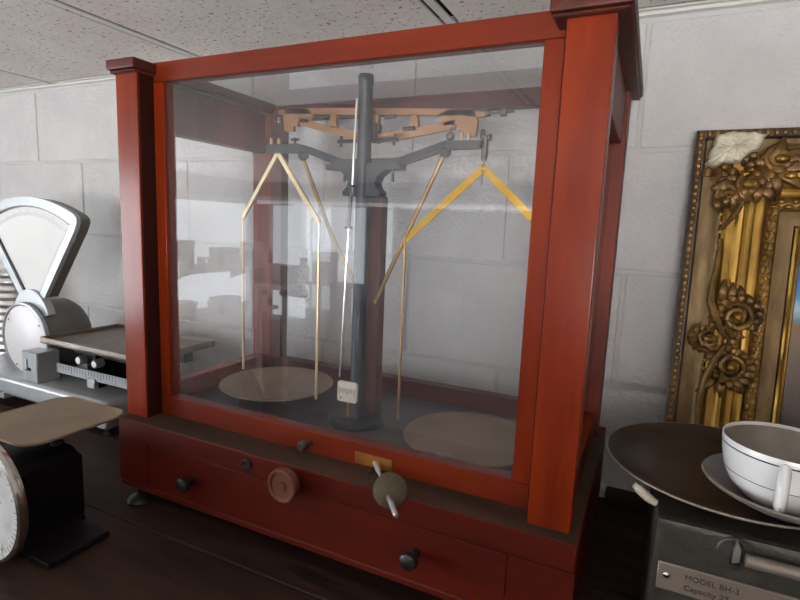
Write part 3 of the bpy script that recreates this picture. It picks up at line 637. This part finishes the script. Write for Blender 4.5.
# centre ornament on each stile
for side, X, s in (('l', .056, 1), ('r', FWd - .056, -1)):
    zc = .325
    dk = MB(); dk.ball((X + s * .008, -.022, zc), .032, 18, (.85, .30, 1.7))
    rn2 = random.Random(4)
    for k in range(26):
        a = rn2.uniform(0, 6.28); rr = rn2.uniform(.004, .022)
        leaf(dk, X + s * (.006 + rr * math.cos(a) * .8), zc + rr * math.sin(a) * 1.5, a, .016, .0046, .031, rn2.uniform(-.6, .6))
    for up in (1, -1):
        for k in range(3): leaf(dk, X + s * (.004 + .008 * k), zc + up * .050, up * (math.pi / 2 - s * up * .35 * (k - 1) * up), .040 - .004 * k, .0062, .030, .3 * (k - 1))
    part('carved_ground', dk, GOLDD, P, None, True)
    def lobes(mb, cx_, cz_, r_, a0, a1, n_, sz):
        for k in range(n_):
            a = a0 + (a1 - a0) * k / (n_ - 1); ll = sz * (.75 + .5 * math.sin(math.pi * k / (n_ - 1)))
            leaf(mb, cx_ + r_ * .75 * math.cos(a), cz_ + r_ * .75 * math.sin(a), a + .25, ll, .0052, .034, .5)
    lf = MB(); m_ = (lambda a: a if s > 0 else math.pi - a)
    lobes(lf, X + s * .022, zc + .036, .024, m_(-.7), m_(2.5), 9, .016); lobes(lf, X + s * .020, zc - .038, .023, m_(.7), m_(-2.5), 9, .016)
    lobes(lf, X - s * .012, zc, .016, m_(1.9), m_(4.4), 7, .013)
    part('carved_leaves', lf, GOLDD, P, None, True)
    sc_ = MB()
    spiral(sc_, X + s * .022, zc + .036, .0240, 1.9, math.pi if s > 0 else 0, .036, .0056, -s, tail=(X - s * .014, zc + .004))
    spiral(sc_, X + s * .020, zc - .038, .0230, 1.8, math.pi if s > 0 else 0, .036, .0054, s, tail=(X - s * .014, zc - .004))
    spiral(sc_, X - s * .010, zc, .0150, 1.3, math.pi / 2, .038, .0050, s)
    sc_.tube([(X - s * .010, -.034, zc + .150), (X - s * .010, -.036, zc + .110), (X - s * .014, -.038, zc + .080), (X - s * .014, -.040, zc + .055), (X - s * .004, -.041, zc + .030), (X + s * .006, -.041, zc + .010), (X + s * .014, -.040, zc + .002)], [.0022, .0035, .005, .006, .0055, .004, .002], 8)
    sc_.tube([(X - s * .012, -.036, zc - .150), (X - s * .014, -.038, zc - .095), (X - s * .010, -.040, zc - .060), (X + s * .000, -.041, zc - .030), (X + s * .010, -.040, zc - .008)], [.0022, .005, .006, .005, .002], 8)
    part('carved_scroll', sc_, GOLDD, P, 'gilt scrolls halfway up the stile', True)
    for bb in (((X + s * .022, -.049, zc + .036), .0060, 12), ((X + s * .020, -.049, zc - .038), .0056, 12), ((X - s * .010, -.048, zc), .0060, 12, (1.3, .7, 1))):
        part('boss', MB().ball(*bb), GOLD, P, None, True)
# corner ornaments
for (X, Z, sx, sz) in ((.0, FHt, 1, -1), (FWd, FHt, -1, -1), (0, 0, 1, 1), (FWd, 0, -1, 1)):
    f = lambda u, v: (X + sx * u, Z + sz * v)
    dk = MB(); cx, cz = f(.066, .066); base_a = math.atan2(sz, sx)
    dk.ball((cx, -.016, cz), .040, 18, (1.15, .36, .95))
    rn2 = random.Random(9)
    for k in range(34):
        a = rn2.uniform(0, 6.28); rr = rn2.uniform(.004, .036); leaf(dk, cx + rr * math.cos(a) * 1.1, cz + rr * math.sin(a) * .8, a, .018, .0052, .030, rn2.uniform(-.7, .7))
    for k in range(12):
        t_ = k / 11; u_ = .035 + .090 * t_; v_ = .100 - .062 * t_
        a, c = f(u_, v_); leaf(dk, a, c, base_a + (t_ - .5) * 2.0, .026, .0062, .037, .4)
    for k in range(7):
        a, c = f(.095 + .012 * k, .040 + .004 * (k % 2)); leaf(dk, a, c, base_a + .9 - .3 * k, .024, .006, .037, -.4)
    px_, pz_ = f(.085, .060); acanthus(dk, px_, pz_, 0 if sx > 0 else math.pi, .075, .009, .034, 5, .55)
    px_, pz_ = f(.055, .075); acanthus(dk, px_, pz_, sz * math.pi / 2, .050, .009, .034, 5, .6)
    px_, pz_ = f(.080, .080); acanthus(dk, px_, pz_, base_a, .038, .0085, .034, 5, .8)
    part('corner_leaves', dk, BRONZED if sx < 0 else GOLDD, P, None, True)
    sc_ = MB()
    a, c = f(.108, .050); spiral(sc_, a, c, .020, 1.5, math.pi * .5, .040, .0060, 1, tail=f(.150, .030))
    a, c = f(.048, .098); spiral(sc_, a, c, .019, 1.5, 0, .040, .0060, -1, tail=f(.044, .150))
    a, c = f(.074, .086); spiral(sc_, a, c, .016, 1.3, 2.2, .042, .0055, 1)
    part('corner_scroll', sc_, GOLDD, P, None, True)
    for (u, v, rr) in ((.108, .050, .0075), (.048, .098, .0062), (.074, .086, .0085), (.120, .074, .006)):
        a, c = f(u, v); part('boss', MB().ball((a, -.053, c), rr, 12, (1.3, .7, .9)), GOLD, P, None, True)
# broken gesso corner, top left
out = [(.026, .012), (.046, .007), (.066, .009), (.088, .012), (.084, .026), (.078, .036), (.066, .041), (.060, .053), (.044, .052), (.026, .058), (.017, .052), (.020, .036), (.024, .024)]
bm = bmesh.new(); rnd = random.Random(11)
cx = sum(p[0] for p in out) / len(out); cz = sum(p[1] for p in out) / len(out)
fine = []
for k in range(len(out)):
    a, b_ = out[k], out[(k + 1) % len(out)]
    for t in (0, .33, .66): fine.append((a[0] + (b_[0] - a[0]) * t + rnd.uniform(-.0012, .0012), a[1] + (b_[1] - a[1]) * t + rnd.uniform(-.0012, .0012)))
out = fine; rings = []
for s, d in ((1.0, .020), (1.02, .036), (.97, .045), (.86, .0500), (.70, .052), (.52, .0525), (.34, .053), (.16, .0535)):
    rings.append([bm.verts.new((cx + (u - cx) * s + rnd.uniform(-.0010, .0010), -d - rnd.uniform(-.0014, .0014), FHt - (cz + (v - cz) * s))) for u, v in out])
ctr = bm.verts.new((cx, -.058, FHt - cz)); n = len(out)
for a, b_ in zip(rings, rings[1:]):
    for i in range(n): bm.faces.new((a[i], a[(i + 1) % n], b_[(i + 1) % n], b_[i]))
for i in range(n): bm.faces.new((rings[-1][i], rings[-1][(i + 1) % n], ctr))
gm = MB(); bm.verts.index_update(); gm.add([v.co[:] for v in bm.verts], [[v.index for v in f.verts] for f in bm.faces]); bm.free()
part('broken_corner', gm, GESSO, P, 'bare cream plaster where the gilding broke off', True)
part('backing', MB().box(.01, FWd - .01, -.003, .004, .01, FHt - .01), BRONZED, P, None, True)
# painting: a plain landscape, sky over brown land
CM = bpy.data.materials.new('oil_painting'); CM.use_nodes = True
nt = CM.node_tree; N = nt.nodes; L = nt.links; bs_ = N['Principled BSDF']; bs_.inputs['Roughness'].default_value = .4
tc = N.new('ShaderNodeTexCoord'); sep = N.new('ShaderNodeSeparateXYZ'); L.new(tc.outputs['Object'], sep.inputs[0])
nz = N.new('ShaderNodeTexNoise'); nz.inputs['Scale'].default_value = 18; nz.inputs['Detail'].default_value = 6; L.new(tc.outputs['Object'], nz.inputs['Vector'])
ma = N.new('ShaderNodeMath'); ma.operation = 'MULTIPLY_ADD'; L.new(nz.outputs['Fac'], ma.inputs[0]); ma.inputs[1].default_value = .07; L.new(sep.outputs['Z'], ma.inputs[2])
mr = N.new('ShaderNodeMapRange'); mr.inputs['From Min'].default_value = .15; mr.inputs['From Max'].default_value = .53; L.new(ma.outputs[0], mr.inputs['Value'])
cr = N.new('ShaderNodeValToRGB'); e = cr.color_ramp.elements
e[0].position = 0; e[0].color = lin((34, 26, 18)); e[1].position = 1; e[1].color = lin((28, 96, 170))
for p, c in ((.25, (40, 28, 20)), (.45, (84, 56, 30)), (.64, (120, 88, 48)), (.665, (100, 135, 150)), (.70, (170, 200, 218)), (.75, (70, 145, 200)), (.82, (28, 106, 184))):
    q = e.new(p); q.color = lin(c)
L.new(mr.outputs[0], cr.inputs[0]); L.new(cr.outputs[0], bs_.inputs['Base Color'])
part('painting', MB().box(.148, FWd - .148, -.0085, -.004, .148, FHt - .148), CM, P, 'landscape with blue sky over brown land', True)

# ================================================================== ACROSS THE AISLE (seen only mirrored in the front pane)
GREYBOX = mat('grey_card', (.36, .36, .38, 1), (.46, .46, .48, 1), rough=.7, scale=6)
PALEBOX = mat('pale_card', (.62, .61, .58, 1), (.7, .69, .66, 1), rough=.6, scale=6)
gd = thing('aisle_blocker', 'grey shelving unit out of view, added to keep window light off the plinth', 'shelving', (.6, -1.3, FL))  # out of view, added to block low window light from plinth and shelf
part('back_panel', MB().box(-.95, 2.1, -1.31, -1.29, FL, .20), GREYBOX, gd)
for z in (-1.4, -1.0, -.6, -.2, .19): part('shelf_board', MB().box(-.95, 2.1, -1.52, -1.08, z - .02, z, .002), GREYBOX, gd)
for x in (-.94, .58, 2.09): part('upright', MB().box(x - .015, x + .015, -1.33, -1.27, FL, .21), DSTEEL, gd)
def carton(x, y, z, w, d, h, mt, lab):
    t = thing('carton', lab, 'box', (x, y, z), 'goods mirrored in the pane')
    part('body', MB().box(x - w / 2, x + w / 2, y - d / 2, y + d / 2, z, z + h * .82, .003), mt, t)
    part('lid', MB().box(x - w / 2 - .003, x + w / 2 + .003, y - d / 2 - .003, y + d / 2 + .003, z + h * .78, z + h, .003), mt, t)
def jar(x, y, z, r, h, mt, lab):
    t = thing('jar', lab, 'jar', (x, y, z), 'goods mirrored in the pane')
    part('body', MB().lathe([(0, 0), (r * .8, 0), (r, h * .15), (r, h * .65), (r * .6, h * .80), (r * .6, h * .86), (0, h * .86)], (x, y, z), n=20), mt, t)
    part('lid', MB().lathe([(0, h * .84), (r * .68, h * .84), (r * .68, h), (0, h)], (x, y, z), n=20), DSTEEL, t)
for z, nm in ((.06, 'upper'), (-.34, 'lower')):
    ws = thing('wall_shelf', '%s white wall shelf under the corner windows, mirrored in the pane' % nm, 'shelf', (-2.95, -2.85, z))
    part('board', MB().box(-3.18, -2.75, -3.35, -2.2, z - .03, z, .003), PALEBOX, ws)
    for y in (-3.2, -2.4): part('bracket', MB().prism([(-3.2, z - .03), (-2.82, z - .03), (-3.2, z - .16)], y - .01, y + .01), DSTEEL, ws)
carton(-2.95, -2.36, .06, .16, .18, .22, PALEBOX, 'tall pale carton on the upper mirrored shelf, nearest the case')
carton(-2.95, -2.86, .06, .16, .20, .15, GREYBOX, 'wide low grey carton on the upper mirrored shelf')
carton(-2.95, -3.21, .06, .15, .14, .20, PALEBOX, 'pale carton at the far end of the upper mirrored shelf')
carton(-2.95, -2.38, -.34, .16, .18, .13, PALEBOX, 'pale carton at the near end of the lower mirrored shelf')
carton(-2.95, -2.86, -.34, .16, .22, .12, GREYBOX, 'flat grey carton in the middle of the lower mirrored shelf')
tb = thing('display_table', 'white display table below the corner window, mirrored in the pane', 'table', (-2.4, -3.15, FL))
part('tabletop', MB().box(-2.72, -1.95, -3.40, -2.95, -.13, -.09, .004), PALEBOX, tb)
for x in (-2.68, -1.99):
    for y in (-3.36, -2.99): part('leg', MB().box(x - .02, x + .02, y - .02, y + .02, FL, -.13), PALEBOX, tb)
carton(-2.55, -3.15, -.09, .26, .18, .16, GREYBOX, 'grey carton on the mirrored white display table')
jar(-2.32, -3.15, -.09, .05, .24, CHINA, 'tall white jar on the mirrored white display table')
carton(-2.10, -3.15, -.09, .16, .16, .30, PALEBOX, 'upright pale carton on the mirrored white display table')

rnd = random.Random(5)
for z, zt in ((.06, 'upper'), (-.34, 'lower')):
    for k in range(11):
        y = -3.30 + k * .105; x = -2.81
        if k % 3: carton(x, y, z, .05, rnd.uniform(.04, .07), rnd.uniform(.05, .13), PALEBOX, 'small pale box in the front row of the %s mirrored shelf' % zt)
        else: jar(x, y, z, .022, rnd.uniform(.08, .15), IRON, 'small dark bottle in the front row of the %s mirrored shelf' % zt)

tube = thing('tube_lamp', 'long fluorescent ceiling lamp whose streak is mirrored in the front pane', 'lamp', (-1.75, -3.3, .61))
part('housing', MB().box(-3.0, -.3, -3.34, -3.26, .64, .675, .004).tube([(-2.6, -3.3, .67), (-2.6, -3.3, .829)], .006, 8).tube([(-.7, -3.3, .67), (-.7, -3.3, .829)], .006, 8), TBAR, tube)
part('tube', MB().tube([(-2.96, -3.3, .625), (-.34, -3.3, .625)], .016, 12), emit('tube_light', (.95, .97, 1, 1), 2.4), tube)
